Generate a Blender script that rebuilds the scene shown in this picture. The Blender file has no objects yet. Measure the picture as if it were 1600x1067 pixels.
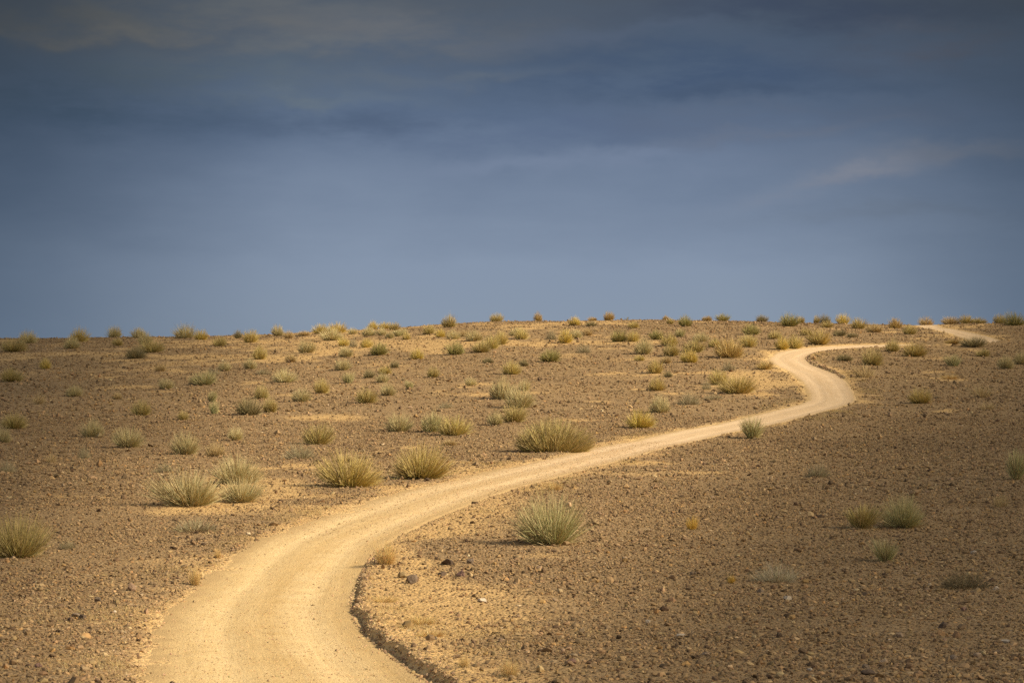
import bpy, math, re
import numpy as np

R = math.radians
C = bpy.context.scene.collection
LENS = 85.0
F = 1600 * LENS / 36.0          # focal length in photo pixels
CAMZ = 1.7

# ------------------------------------------------------------------ noise
def _hash(ix, iy, seed):
    h = (ix.astype(np.int64) * 374761393 + iy.astype(np.int64) * 668265263 + seed * 982451653) & 0xFFFFFFFF
    h = ((h ^ (h >> 13)) * 1274126177) & 0xFFFFFFFF
    h = (h ^ (h >> 16)) & 0xFFFFFF
    return h / float(0xFFFFFF) * 2 - 1

def vnoise(x, y, seed=0):
    ix, iy = np.floor(x), np.floor(y)
    fx, fy = x - ix, y - iy
    fx = fx * fx * (3 - 2 * fx); fy = fy * fy * (3 - 2 * fy)
    a = _hash(ix, iy, seed); b = _hash(ix + 1, iy, seed)
    c = _hash(ix, iy + 1, seed); d = _hash(ix + 1, iy + 1, seed)
    return (a + (b - a) * fx) * (1 - fy) + (c + (d - c) * fx) * fy

def fbm(x, y, seed=0, octv=4):
    s, a, t = 0.0, 1.0, 0.0
    for i in range(octv):
        s = s + a * vnoise(x * 2 ** i + 17.3 * i, y * 2 ** i - 9.1 * i, seed + i); t += a; a *= .5
    return s / t

def sstep(a, b, x):
    t = np.clip((x - a) / (b - a), 0, 1)
    return t * t * (3 - 2 * t)

# ------------------------------------------------------------------ terrain
PY = np.array([-60, 0, 15, 27, 40, 50, 60, 70, 80, 104, 132, 162, 185, 205, 225, 245, 258, 275, 300, 400, 900.])
PZ = np.array([3.0, 0.0, -1.15, -2.11, -2.86, -3.12, -3.06, -2.96, -2.90, -2.86, -2.37, -1.37, -.33, .8, 1.85, 2.78, 3.1, 2.9, 1.8, -6, -40.])

def pchip(x, y, xi):
    h = np.diff(x); d = np.diff(y) / h; m = np.zeros_like(y)
    w1 = h[:-1] + 2 * h[1:]; w2 = 2 * h[:-1] + h[1:]
    ok = d[:-1] * d[1:] > 0
    dd0 = np.where(d[:-1] == 0, 1, d[:-1]); dd1 = np.where(d[1:] == 0, 1, d[1:])
    m[1:-1] = np.where(ok, (w1 + w2) / (w2 / dd0 + w1 / dd1), 0)
    m[0] = d[0]; m[-1] = d[-1]
    i = np.clip(np.searchsorted(x, xi) - 1, 0, len(x) - 2)
    t = np.clip((xi - x[i]) / h[i], -.5, 1.5)
    return (1 + 2 * t) * (1 - t) ** 2 * y[i] + t * (1 - t) ** 2 * h[i] * m[i] + t * t * (3 - 2 * t) * y[i + 1] + t * t * (t - 1) * h[i] * m[i + 1]

_yy = np.linspace(150, 275, 2000)
ROW0 = (533.5 - (pchip(PY, PZ, _yy) - CAMZ) / _yy * F).min()
SKX = np.array([-1500, -200, 0, 100, 200, 300, 400, 500, 600, 700, 760, 850, 1000, 1150, 1250, 1330, 1430, 1480, 1550, 1600, 1800, 3000.])
SKR = np.array([535, 531, 530, 529, 527, 526, 523.5, 519, 513.5, 507, 503, 502, 500, 501, 505, 507, 508, 507, 505.5, 506, 504, 500.])
DX = (SKX - 800) * 255 / F
DZ = (ROW0 - SKR) / F * 255

def base(X, Y):
    X = np.asarray(X, float); Y = np.asarray(Y, float)
    d = np.interp(X, DX, DZ)
    d = (d + np.interp(X - 1.5, DX, DZ) + np.interp(X + 1.5, DX, DZ)) / 3
    return pchip(PY, PZ, Y) + d * sstep(110, 250, Y)

def at(px, py):
    """ground point seen at a photo pixel (march along the ray)"""
    Y = np.linspace(14, 262, 6000)
    X = (px - 800) / F * Y
    z = CAMZ + (533.5 - py) / F * Y
    g = base(X, Y)
    b = np.nonzero(z <= g)[0]
    i = b[0] if len(b) else int(np.argmin(z - g))
    return X[i], Y[i]

# road centre line: x, y, half width, depth of the cut
RD = np.array([
 (0, -8, 1.6, .05), (0, 5, 1.6, .05), (-.6, 12, 1.6, .10), (-1.5, 20, 1.62, .13), (-2.37, 27, 1.62, .14), (-3.22, 33, 1.62, .14), (-4.07, 39.5, 1.58, .13),
 (-4.5, 45, 1.55, .11), (-4.66, 51, 1.53, .08), (-4.55, 57, 1.5, .05), (-4.0, 62, 1.5, .05), (-3.35, 66, 1.5, .04), (-2.5, 71, 1.5, .04),
 (-1.55, 76, 1.5, .04), (-.2, 81.5, 1.5, .04), (1.8, 90, 1.5, .04), (3.1, 95.5, 1.5, .04), (5.3, 105, 1.45, .04), (7.2, 111, 1.4, .04),
 (8.9, 116.5, 1.4, .04), (11.7, 123.5, 1.45, .04), (13, 127, 1.45, .04), (15.9, 135.5, 1.45, .05), (17.9, 141, 1.45, .06), (19.1, 145, 1.4, .04),
 (19.95, 151, 1.4, .04), (21.0, 162, 1.5, .05), (21.6, 172, 1.6, .09), (21.6, 177, 1.6, .13), (21.4, 183, 1.5, .13), (21.5, 188.5, 1.5, .08),
 (22.2, 193.5, 1.5, .15), (23.5, 197.6, 1.5, .10), (25.4, 201, 1.5, .08), (28, 204.5, 1.5, .06), (30.4, 207.3, 1.5, .08), (33, 210, 1.4, .12),
 (36.5, 212.2, 1.4, .2)] + [(*at(px, py), hw, dp) for px, py, hw, dp in ((1462, 539, 1.4, .25), (1510, 537.2, 1.4, .25), (1540, 534.2, 1.4, .2), (1536, 530.5, 1.4, .08), (1518, 525, 1.35, .04), (1497, 519.5, 1.2, .04), (1474, 514.5, 1.1, .04), (1455, 511.3, 1.0, .04))]
 + [(44.5, 262, 1.3, .04), (46, 280, 1.3, .04)])

def catmull(P, n=10):
    out = []
    Q = np.vstack([2 * P[0] - P[1], P, 2 * P[-1] - P[-2]])
    for i in range(1, len(Q) - 2):
        for k in range(n):
            t = k / n
            out.append(.5 * (2 * Q[i] + (Q[i + 1] - Q[i - 1]) * t + (2 * Q[i - 1] - 5 * Q[i] + 4 * Q[i + 1] - Q[i + 2]) * t * t + (3 * Q[i] - Q[i - 1] - 3 * Q[i + 1] + Q[i + 2]) * t ** 3))
    out.append(Q[-2])
    return np.array(out)

RC = catmull(RD, 12)
_seg = np.hypot(*np.diff(RC[:, :2], axis=0).T)
_s = np.r_[0, np.cumsum(_seg)]
_sv = np.arange(0, _s[-1], .35)
RC = np.stack([np.interp(_sv, _s, RC[:, k]) for k in range(4)], 1)
RT = np.gradient(RC[:, :2], axis=0); RT /= np.linalg.norm(RT, axis=1)[:, None]
RS = _sv

def road_dist(X, Y):
    """signed distance to the road's middle (right of it positive) and index of the nearest sample"""
    X = np.ravel(X); Y = np.ravel(Y)
    D = np.full(X.shape, 99.0); I = np.zeros(X.shape, int)
    for y0 in np.arange(-20, 300, 4.0):
        m = np.nonzero((Y >= y0) & (Y < y0 + 4))[0]
        if not len(m): continue
        q = np.nonzero((RC[:, 1] > y0 - 8) & (RC[:, 1] < y0 + 12))[0]
        if not len(q): continue
        x0, x1 = RC[q, 0].min() - 8, RC[q, 0].max() + 8
        m = m[(X[m] > x0) & (X[m] < x1)]
        for k in range(0, len(m), 20000):
            mm = m[k:k + 20000]
            dx = X[mm][:, None] - RC[q, 0][None]; dy = Y[mm][:, None] - RC[q, 1][None]
            d2 = dx * dx + dy * dy
            j = d2.argmin(1)
            jj = q[j]
            a = np.arange(len(mm))
            # sub-sample: perpendicular part only
            perp = dx[a, j] * RT[jj, 1] - dy[a, j] * RT[jj, 0]
            dist = np.sqrt(np.maximum(d2[a, j] - (dx[a, j] * RT[jj, 0] + dy[a, j] * RT[jj, 1]) ** 2, 0))
            D[mm] = np.sign(perp) * np.maximum(dist, np.sqrt(d2[a, j]) - .35)
            I[mm] = jj
    return D, I

def rough(X, Y):
    return (.05 + .05 * sstep(190, 240, Y)) * fbm(X / 7, Y / 7, 3, 3) + .03 * fbm(X / 1.6, Y / 1.6, 9, 3) + .018 * fbm(X / .45, Y / .45, 21, 2)

def ground(X, Y, full=False):
    X = np.ravel(np.asarray(X, float)); Y = np.ravel(np.asarray(Y, float))
    z0 = base(X, Y)
    d, i = road_dist(X, Y)
    hw = RC[i, 2]; dep = RC[i, 3]
    n1 = fbm(X / .5, Y / .5, 31, 3); n2 = fbm(X / 2.2, Y / 2.2, 37, 2)
    hwn = hw + .10 * n1 + .12 * n2 + np.where(d < 0, .14 * n1 + .0, 0)
    e = np.abs(d) - hwn
    right = d > 0
    # the right bank is a short steep step, the left edge a soft shoulder
    cut = np.where(right, 1 - sstep(0, .16, e), 1 - sstep(-.1, 1.3, e))
    berm = np.where(right, np.exp(-((e - .32) / .22) ** 2) * dep * np.where(dep > .185, 1.0, .18 + .35 * n1), np.exp(-((e - .5) / .35) ** 2) * .03 * (1 + n1))
    rg = rough(X, Y) * np.clip(.25 + np.abs(e) / 2.0, 0, 1)
    z = z0 + rg - dep * cut + np.where(e > 0, berm, 0) - .07 * (e < -.25) * sstep(0, .25, -e - .25)
    if full: return z, d, i, e
    return z

def road_z(X, Y, d, i):
    hw = RC[i, 2]; u = d / hw
    z = base(X, Y) - RC[i, 3] + .012
    z += -.018 * (np.exp(-((u - .48) / .16) ** 2) + np.exp(-((u + .42) / .16) ** 2))      # worn wheel tracks
    z += .018 * np.exp(-((u - .95) / .12) ** 2)
    z += .012 * fbm(X / .5, Y / .5, 51, 3) + .015 * fbm(X / 2.5, Y / 2.5, 53, 2)
    z -= np.where(d > 0, .09 * sstep(.98, 1.25, u), .008 * sstep(1.0, 1.28, -u))
    return z

# ------------------------------------------------------------------ helpers
def mesh_np(name, V, faces_flat, per, cols=None, smooth=False, uv=None, attrs=None):
    """mesh from numpy arrays; per = corners per face"""
    V = np.ascontiguousarray(V, np.float32); faces_flat = np.ascontiguousarray(faces_flat, np.int32).ravel()
    nf = len(faces_flat) // per
    me = bpy.data.meshes.new(name)
    me.vertices.add(len(V)); me.vertices.foreach_set('co', V.ravel())
    me.loops.add(len(faces_flat)); me.loops.foreach_set('vertex_index', faces_flat)
    me.polygons.add(nf)
    me.polygons.foreach_set('loop_start', np.arange(0, nf * per, per, dtype=np.int32))
    me.polygons.foreach_set('loop_total', np.full(nf, per, np.int32))
    me.polygons.foreach_set('use_smooth', np.full(nf, smooth, bool))
    if cols is not None:
        a = me.attributes.new('tint', 'FLOAT_COLOR', 'POINT')
        a.data.foreach_set('color', np.ascontiguousarray(np.c_[cols, np.ones(len(cols))], np.float32).ravel())
    for k, v in (attrs or {}).items():
        a = me.attributes.new(k, 'FLOAT', 'POINT'); a.data.foreach_set('value', np.ascontiguousarray(v, np.float32))
    if uv is not None:
        l = me.uv_layers.new(name='UVMap'); l.data.foreach_set('uv', np.ascontiguousarray(uv[faces_flat], np.float32).ravel())
    me.update(); me.validate()
    return me

def link(name, me, parent=None):
    o = bpy.data.objects.new(name, me); C.objects.link(o)
    if parent: o.parent = parent
    return o

def mat(name):
    m = bpy.data.materials.new(name); m.use_nodes = True
    nt = m.node_tree; nt.nodes.clear()
    out = nt.nodes.new('ShaderNodeOutputMaterial'); b = nt.nodes.new('ShaderNodeBsdfPrincipled')
    nt.links.new(b.outputs[0], out.inputs[0])
    b.inputs['Roughness'].default_value = .9
    b.inputs['Specular IOR Level'].default_value = .15
    return m, nt, b

class NT:
    def __init__(s, nt): s.nt = nt
    def n(s, t, **kw):
        x = s.nt.nodes.new(t)
        for k, v in kw.items(): setattr(x, k, v)
        return x
    def l(s, a, b): s.nt.links.new(a, b)
    def attr(s, name): return s.n('ShaderNodeAttribute', attribute_name=name)
    def noise(s, vec, scale, detail=3, rough=.55):
        x = s.n('ShaderNodeTexNoise'); x.inputs['Scale'].default_value = scale; x.inputs['Detail'].default_value = detail; x.inputs['Roughness'].default_value = rough
        if vec is not None: s.l(vec, x.inputs['Vector'])
        return x.outputs['Fac']
    def ramp(s, f, stops):
        r = s.n('ShaderNodeValToRGB'); e = r.color_ramp.elements
        while len(e) < len(stops): e.new(.5)
        for q, (p, c) in zip(e, stops):
            q.position = p; q.color = (*c, 1) if len(c) == 3 else c
        s.l(f, r.inputs[0]); return r.outputs[0]
    def mix(s, f, a, b, mode='MIX'):
        m = s.n('ShaderNodeMix', data_type='RGBA', blend_type=mode)
        for v, k in ((f, 0), (a, 6), (b, 7)):
            if isinstance(v, (int, float)): m.inputs[k].default_value = v
            elif isinstance(v, tuple): m.inputs[k].default_value = (*v, 1)
            else: s.l(v, m.inputs[k])
        return m.outputs[2]
    def math(s, op, a, b=None, clamp=False):
        m = s.n('ShaderNodeMath', operation=op, use_clamp=clamp)
        for k, v in enumerate((a, b)):
            if v is None: continue
            if isinstance(v, (int, float)): m.inputs[k].default_value = v
            else: s.l(v, m.inputs[k])
        return m.outputs[0]
    def maprange(s, v, a, b, c=0., d=1., smooth=True):
        m = s.n('ShaderNodeMapRange', interpolation_type='SMOOTHSTEP' if smooth else 'LINEAR')
        s.l(v, m.inputs[0])
        for k, x in zip((1, 2, 3, 4), (a, b, c, d)): m.inputs[k].default_value = x
        return m.outputs[0]
EXPOSURE = 0.5
PLANTS = """
43.5,536,28,15,pg|pale grey-green shrub on the skyline nearest the left edge of the photo
21,550,38,17,ol|dark olive shrub below the skyline, just left of the first skyline shrub
123,534,28,19,ye|yellow-tipped shrub on the skyline with a grey shrub directly in front of it
112,545,26,16,gy|grey-green shrub directly in front of the yellow-tipped skyline shrub at far left
72,576,18,14,yb|small bright yellow-green shrub alone on brown gravel under the skyline at far left
18,597,38,20,ol|olive shrub at the left edge, below the small bright yellow-green one
178.5,527,20,14,pg|small pale shrub on the skyline between the yellow-tipped shrub and the pale skyline cluster
184,541,16,11,ol|tiny olive shrub just below the small pale skyline shrub at left
216,528,20,13,pg|pale shrub at the back of the five-shrub cluster on the left skyline
228,538,22,15,gy|grey-green shrub in the middle of the five-shrub cluster on the left skyline
238,551,36,16,ol|wide yellow-olive shrub at the front of the five-shrub cluster under the left skyline
212,560,28,16,dk|dark-based olive shrub, lowest of the cluster under the left skyline
289,528,29,17,pg|pale spiky shrub on the skyline with a small yellow shrub at its right
314,531,20,13,yb|small yellow shrub on the skyline at the right side of a pale spiky one
343,541,20,13,ol|small dull olive shrub under the skyline below the small yellow one
372,528,12,10,dk|tiny dark grey shrub on the skyline left of a yellowish one
391,535,24,16,ye|yellowish shrub just breaking the skyline, beside a tiny dark grey shrub
351,580,20,13,gy|small grey shrub at the upper right end of a low dead grey mat
333,586,26,7,dm|low dead grey mat with a small grey shrub growing at its upper end
318,602,36,18,gg|green-grey shrub below the dead mat, with a grey twiggy fringe at its left
301,602,18,9,dm|small dead grey twigs against the left side of a green-grey shrub
260,608,23,14,gy|small grey-green shrub at the right end of a thin pale sand streak
115.5,619,25,14,gy|small grey shrub alone on gravel, left of the pale sand streak
61,632,20,15,sp|thin grey twiggy shrub on bare gravel near the left edge
183,624,14,9,br|faint brown tuft under the thin pale sand streak
221,650,36,23,ol|olive shrub standing alone in the middle of the left gravel slope
331,628,17,15,sg|thin upright grey-green shrub, upper of two small ones close together
335,647,15,17,sg|thin upright shrub, lower of two small ones close together
286,656,17,12,ol|very small olive tuft right of the lone olive shrub on the left slope
21,670,43,22,ol|broad olive shrub at the left edge, middle height on the slope
145,683,37,25,gy|grey-green shrub left of the larger spreading grey-green shrub on the left slope
200,700,53,29,gy|spreading grey-green shrub between two others in a diagonal row on the left slope
289,710,49,31,gy|spreading grey-green shrub at the lower end of the diagonal row on the left slope
336,713,28,19,br|brownish-olive shrub touching the right of the spreading grey-green one
367,688,28,20,pg|pale silvery shrub above the brownish-olive one on the left slope
131,716,24,11,dm|flat grey twiggy shrub under the spreading grey-green row at left
81,723,16,13,sp|tiny thin grey shrub alone on the gravel at far left
5,692,26,23,gy|grey shrub cut by the left edge, just below the broad olive one
12,738,34,12,dm|flat grey mat at the left edge above the big olive bush
258,737,38,9,dm|flat grey-green mat just above the big pale clump left of the road
406,562,24,20,ye|yellow-green upright shrub below the skyline, left of a grey-olive one
391,577,20,14,gy|small grey-green shrub just below the yellow-green upright shrub at left centre
434,525,18,14,gy|small grey-green shrub alone on the skyline left of the yellow skyline pair
475,525,20,7,br|low brown scrub on the skyline against the left of the yellow pair
500,522,26,13,yb|left one of two yellow shrubs side by side on the skyline
527,521,26,14,yb|right one of two yellow shrubs side by side on the skyline
519,532,33,16,pg|pale grey-green shrub in front of the two yellow skyline shrubs
479,552,31,19,gy|grey-olive shrub with a dark base below the yellow skyline pair
582,513,16,9,yb|small yellow shrub on the skyline, left one of a low row of three
602,514,20,9,ye|flat yellow-green shrub, middle of a low row of three on the skyline
616,517,17,11,ol|small olive shrub, right one of a low row of three on the skyline
576,525,22,12,pg|pale dry shrub below the low skyline row of three
537,541,17,11,yb|small yellow shrub left of a dry grey one under the skyline
552,542,16,10,dm|dry grey twigs between two small yellow shrubs under the skyline
572,543,17,12,yb|small yellow-green shrub right of dry grey twigs under the skyline
592,555,26,17,gr|rounded green shrub below the row of small yellow shrubs
540,558,23,14,gy|small grey shrub left of the rounded green shrub
535,579,24,15,gy|grey-green shrub below the small grey one, alone on gravel
609,529,13,10,gy|tiny upright grey shrub below the low skyline row
635,530,13,9,ye|tiny yellowish shrub right of the tiny upright grey one
670,523,18,13,ol|small olive shrub with a yellow neighbour, under the rocky skyline
689,526,17,10,yb|small yellow shrub right of a small olive one, under the rocky skyline
709,530,22,12,pg|dry greyish shrub right of the small yellow one, under the rocky skyline
702,511,22,15,ol|olive shrub standing up from the stepped rocky skyline left of centre
741,533,26,14,gy|grey-green shrub at the left of a group of four pale yellow ones
775,503,20,11,ol|small olive shrub on the skyline above the group of four pale yellow ones
782,538,22,19,ye|tall yellow-green shrub at the right of the group of four
766,545,25,17,ye|pale yellow shrub in the middle of the group of four
752,551,26,15,ol|olive shrub at the front of the group of four
712,554,28,17,gr|dark green rounded shrub left of the front of the group of four
652,561,20,13,yb|small yellow-olive shrub between the two rounded green shrubs
616,575,13,10,dk|tiny dark shrub below the rounded green shrub
576,591,18,12,dk|small dark grey shrub beside a pair of pale yellowish ones
601,585,24,11,ye|flat yellowish shrub behind a small grey-green one
597.5,598,21,13,gy|small grey-green shrub just in front of a flat yellowish one
544.5,599,19,15,sg|thin upright grey shrub above and left of the rounded olive one at centre left
676,590,20,14,ol|small olive shrub alone on gravel right of centre-left group
446,598,36,18,pg|pale silvery shrub with a dark flat mat at its upper left
412,586,26,7,dm|flat dark grey mat beside the pale silvery shrub
502,614,26,20,ye|yellow-green shrub right of and below the pale silvery shrub
470.5,628,28,18,gy|grey-green shrub left of the yellow-green one at left centre
408,623,24,19,ol|olive shrub standing behind two darker shrubs at left centre
422.5,644,25,21,ol|olive shrub at the right front of the three-shrub clump at left centre
390,649,42,25,dk|dark olive shrub, largest and front left of the three-shrub clump
573,630,39,21,ol|rounded olive shrub with a grey one touching its right side
606,619,26,19,gy|grey shrub touching the right side of a rounded olive one
697,638,26,7,dm|faint flat dead mat of grey twigs on gravel above the paired clump
622.5,675,42,26,gy|hazy grey shrub left of the paired clump above the road
675,676,40,29,gg|green-grey shrub at the left of the paired clump above the road
709,681,51,28,ye|yellow-olive shrub at the right of the paired clump above the road
496,694,48,29,ol|dense rounded olive shrub above a pale dead grey one
470,718,54,17,dm|pale dead grey shrub lying low beneath the dense rounded olive one
763,568,16,8,dk|tiny dark tuft on gravel below the group of four
702,696,24,8,br|flat brownish tuft just under the paired clump above the road
775,664,25,19,gy|small grey-green shrub at the lower left of the big grey clump at centre
785,624,44,31,gy|grey shrub at the top left of the big clump at centre
812,638,46,30,gy|grey-green shrub in the middle of the big clump at centre
802,659,40,25,ol|olive-grey shrub at the bottom of the big clump at centre
799,585,28,17,ye|yellow-green shrub above the big grey clump at centre
819,573,15,10,dk|tiny dark tuft above right of the yellow-green shrub at centre
819,611,17,15,pg|small pale shrub at the upper right of the big clump at centre
841,500.5,13,10,go|tiny golden shrub on the skyline just right of the photo centre
951,500.5,15,11,go|golden round shrub on the skyline beside a bare twig
899,508,19,11,yb|small yellow shrub just below the skyline between the two golden skyline ones
926,501,13,5,go|very low golden tuft on the skyline left of the golden round shrub
924,510,16,7,dk|dark low tuft just below the very low golden skyline tuft
980,501,7,7,tw|bare dark twig sticking up on the skyline right of the golden round shrub
990,513,18,9,ye|pale yellow tuft just below the bare twig on the skyline
815,530,22,14,ye|pale yellow shrub at centre below the skyline, left of a bright one
882,536,25,18,yb|bright yellow-green shrub below the skyline with dark grey scrub at its left
862,530,20,9,dm|dark grey scrub at the left of the bright yellow-green shrub
966,534,26,15,gr|green shrub joined to a yellowish one, right of centre under the skyline
988,534,19,14,ye|yellowish shrub joined to the right of a green one under the skyline
1005,554,29,23,gy|tall grey shrub below the joined green and yellowish pair
1026,531,21,13,gr|small green shrub behind a yellow-green one, right of the joined pair
1046,542,28,19,ye|yellow-green shrub in front of the small green one, above an olive neighbour
1049,557,24,17,ol|olive shrub in front of the yellow-green one, right of the tall grey shrub
1071,510,20,14,gr|green shrub breaking the skyline right of the bare twig
1047,506,11,8,ol|tiny olive tuft left of the green shrub on the skyline
1040,500,9,6,go|tiny golden tuft on the skyline behind a tiny olive one
1104,501,16,6,go|flat golden tuft on the skyline between two green-brown shrubs
1130,501,19,9,gr|dark green-brown shrub on the skyline right of a flat golden tuft
1190,501,18,7,dk|low dark shrub on the skyline left of the big green skyline shrub
1175,523,27,14,gr|green shrub on the slope above a yellow-green one and left of the far track
1095,535,25,13,gy|grey-olive shrub above the rounded pair over the golden-brown shrub's left
1116,543,18,12,ye|small yellowish shrub just left of the big golden-brown shrub
1169,543,26,17,ye|yellow-green shrub just above right of the big golden-brown one
1141,560,46,27,go|big golden-brown shrub beside the orange sand near the far bend
1085,551,30,17,ol|olive shrub behind the rounded yellow-green one, left of the golden-brown shrub
1079,567,31,20,yb|rounded yellow-green shrub, front one of the pair left of the golden-brown shrub
860,566,30,17,gr|grey-green rounded shrub alone on gravel at centre
1024,584,22,18,yo|yellow-olive rounded shrub alone, upper one of two aligned vertically
1026,611,27,19,yo|olive-yellow rounded shrub alone, lower one of two aligned vertically
1031,645,36,25,gy|grey-olive shrub behind the yellow shrub on the upper verge of the road
999,668,49,25,yb|yellow shrub on the upper verge of the road, right of the widest shrub
866,707,116,48,wd|widest shrub in the photo, an olive mound on the upper verge of the road
1124,602,34,22,ye|yellow-green shrub at the back left of the widest green shrub near the far bend
1152,615,66,29,gb|wide green-yellow shrub inside the far bend, left of the road
1076,633,44,14,dm|dead grey twiggy shrub left of the far bend, above the road
1139,580,26,11,dm|grey dead scrub between the golden-brown shrub and the wide green-yellow one
1115,625,36,6,dm|flat dead mat below the wide green-yellow shrub near the far bend
1104,609,18,10,dm|small grey scrub against the left of the wide green-yellow shrub
1194,578,24,11,go|low golden-olive tuft at the tip of the far bend on orange sand
1175,684,42,33,fn|lone grey-green shrub flaring from a narrow base at the lower edge of the road
912,552,26,9,dm|brown-grey dead scrub on gravel, between the bright yellow-green and tall grey shrubs
1233,511,32,19,gr|largest green shrub on the skyline, above the far bend of the road
1289,503,17,9,dk|dark shrub on the skyline right of the largest green one
1276,502,10,7,ol|tiny olive tuft on the skyline touching a dark shrub
1317,505,19,12,yb|yellow shrub on the skyline above the far bend
1342,513,23,13,ol|olive shrub just below the skyline right of the yellow skyline one
1400,513,19,13,go|brown-orange shrub on the skyline left of the far track's crest
1367,520,24,12,br|orange-brown shrub just below the skyline, left of the brown-orange skyline one
1421,523,22,13,ol|dark olive shrub right of and below the brown-orange skyline one
1279,539,37,22,yo|olive-yellow shrub just above the far narrow stretch of the road
1221,546,22,17,yb|yellow shrub at the left of a pair above the tip of the far bend
1241,544,24,17,ye|pale yellow-green shrub at the right of a pair above the far bend
1331,527,16,6,dk|flat dark tuft above the far narrow stretch of the road
1292,512,18,9,ol|small olive tuft under the dark shrub on the skyline above the far bend
1447,506,20,8,br|low brown shrub on the skyline where the track crosses the crest
1486,506,30,9,br|broad low brown shrub on the skyline right of the track's crest
1510,505,20,10,yo|yellow-brown shrub on the skyline right of the broad low brown one
1528,505,26,7,ol|low olive scrub on the skyline between two taller shrubs at right
1562,505,20,11,ol|olive shrub on the skyline, second from the right edge
1586,509,30,17,gr|large green-brown shrub on the skyline at the right edge
1394,549,22,15,ol|olive shrub standing at the end of the visible narrow stretch of road
1429,557,38,20,yo|olive-brown shrub right of the end of the narrow stretch of road
1362,571,32,24,ps|olive shrub with pale bare stalks at its base inside the far right bank
1352,590,34,18,sp|sparse brownish shrub below the one with pale bare stalks
1522,543,37,14,dk|low dark green shrub just under the upper track at right
1536,557,21,10,ol|small dull olive tuft below the low dark green shrub at right
1489,572,27,15,sg|dull grey-olive shrub on the gravel below the upper track
1572,577,26,17,gy|grey-green shrub at the left of a pair by the right edge
1595,570,26,19,gy|grey-green shrub at the right of a pair, cut by the right edge
1439,630,40,21,yo|yellow-olive shrub with a green base alone on the right gravel plain
1534,621,34,18,sp|faint sparse brown shrub, upper one of two at right
1542,642,24,13,sp|faint sparse brown shrub, lower one of two at right
1587,749,42,46,fn|tall grey-green shrub cut by the right edge, with a dark shadow at left
1278,746,48,15,dm|flat grey-olive mat alone on the gravel right of the road
1484,593,30,8,tf|flat patch of golden dry grass on the right gravel plain
27,871,100,66,bo|big olive bush at the left edge, biggest on that side
297,792,110,56,bg|big pale grey-green clump, lower left of three by the road
372,757,82,43,bp|big pale yellow-tipped clump, upper one of three left of the road
376,786,64,40,bp|smaller clump, lower right of three left of the road
546,763,106,56,by|big yellow-olive bush above the road, left one of two
657,749,96,53,by|big yellow-olive bush with bare grey stems at its base, right one of two
303,833,86,16,dm|dead grey mat lying between the three clumps and the road
105,857,30,10,dm|small pale grey dead twigs right of the big olive bush at left
304,909,20,19,tf|golden dry grass tuft on the left verge of the near road bend
340,870,10,13,tf|tiny golden grass tuft on the left verge above a larger tuft
861,852,104,76,bg2|large grey-green bush alone on the gravel inside the near bend
866,767,28,13,tf|small golden grass tuft behind the large bush inside the near bend
603,883,36,32,tf|tan dry grass tuft on the inner edge of the near road bend
660,977,46,16,tf|flat golden dry grass patch inside the near bend, upper one of two
672,996,46,13,tf|flat golden dry grass patch inside the near bend, lower one of two
602,941,42,11,tf|flat tan dry grass patch along the bank inside the near bend
725,1047,17,23,tf|orange upright dry grass tuft at the bottom, right of the road bank
796,1056,30,24,tf|golden dry grass tuft at the bottom, right of the orange upright one
1081,829,23,20,tb|bright golden grass tuft alone on the open gravel
1345,827,66,40,fo|olive bush with flattened dead stems, left one of the near pair at right
1412,826,80,52,bg2|taller grey-green bush, right one of the near pair at right
1384,877,42,36,fn|small pale flaring bush below the near pair at right
1143,912,14,13,tb|tiny yellow grass tuft left of the pale straw heap
1212,912,86,23,st|pale grey heap of dead straw on the dark gravel
1506,923,84,24,dd|dark dead bush lying low on the gravel at lower right
1564,791,26,19,sp|small dull sparse tuft below the tall shrub at the right edge
1179,1008,9,6,tb|tiny yellow tuft on dark stones at the bottom right
630,524,15,9,pg|tiny pale tuft above the tiny yellowish one under the rocky skyline
725,526,15,9,br|faint brown tuft between the dry greyish shrub and the group of four
451,528,15,9,br|faint brown tuft between the small grey skyline shrub and the yellow pair
551,522,15,8,pg|pale dry tuft at the right of the two yellow skyline shrubs
596,524,16,10,pg|pale dry tuft under the flat yellow-green middle shrub of the skyline row
622,526,15,9,sg|tiny grey-green tuft under the small olive shrub of the skyline row
805,524,18,10,pg|pale tuft just behind the pale yellow shrub at centre below the skyline
899,528,18,11,pg|pale dry tuft at the right of the bright yellow-green shrub at centre
918,524,16,9,br|faint brown tuft right of the pale dry one at centre below the skyline
1040,568,17,10,br|faint brownish tuft above the upper of two vertically aligned shrubs
1000,564,16,8,ye|faint yellow tuft under the tall grey shrub right of centre
1044,590,13,9,dk|tiny dark tuft right of the upper of two vertically aligned shrubs
1062,527,18,11,sg|small grey-green tuft between the green skyline shrub and the grey-olive one
1210,530,20,11,ol|small olive tuft right of the green shrub on the upper slope
1260,524,20,10,ol|small olive tuft under the largest green skyline shrub
1312,525,20,9,dk|dark low tuft left of the flat dark one above the narrow road
1251,503,12,7,ol|tiny olive tuft on the skyline touching the right of the largest green shrub
1321,564,24,9,dk|dark low tuft on the bank between the far bend and the pale-stalked shrub
1489,541,26,9,go|flat orange-gold tuft left of the low dark green shrub under the upper track
736,603,18,11,pg|small pale tuft alone on the gravel, left of the big clump at centre
640,607,16,10,sg|small grey-green tuft right of the grey shrub touching a rounded olive one
455,566,18,11,br|faint brown tuft right of the yellow-green upright shrub at left centre
250,580,16,9,br|faint brown tuft alone above the thin pale sand streak
540,722,26,10,br|low brownish tuft behind the left one of the two big yellow-olive bushes
"""
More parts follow.
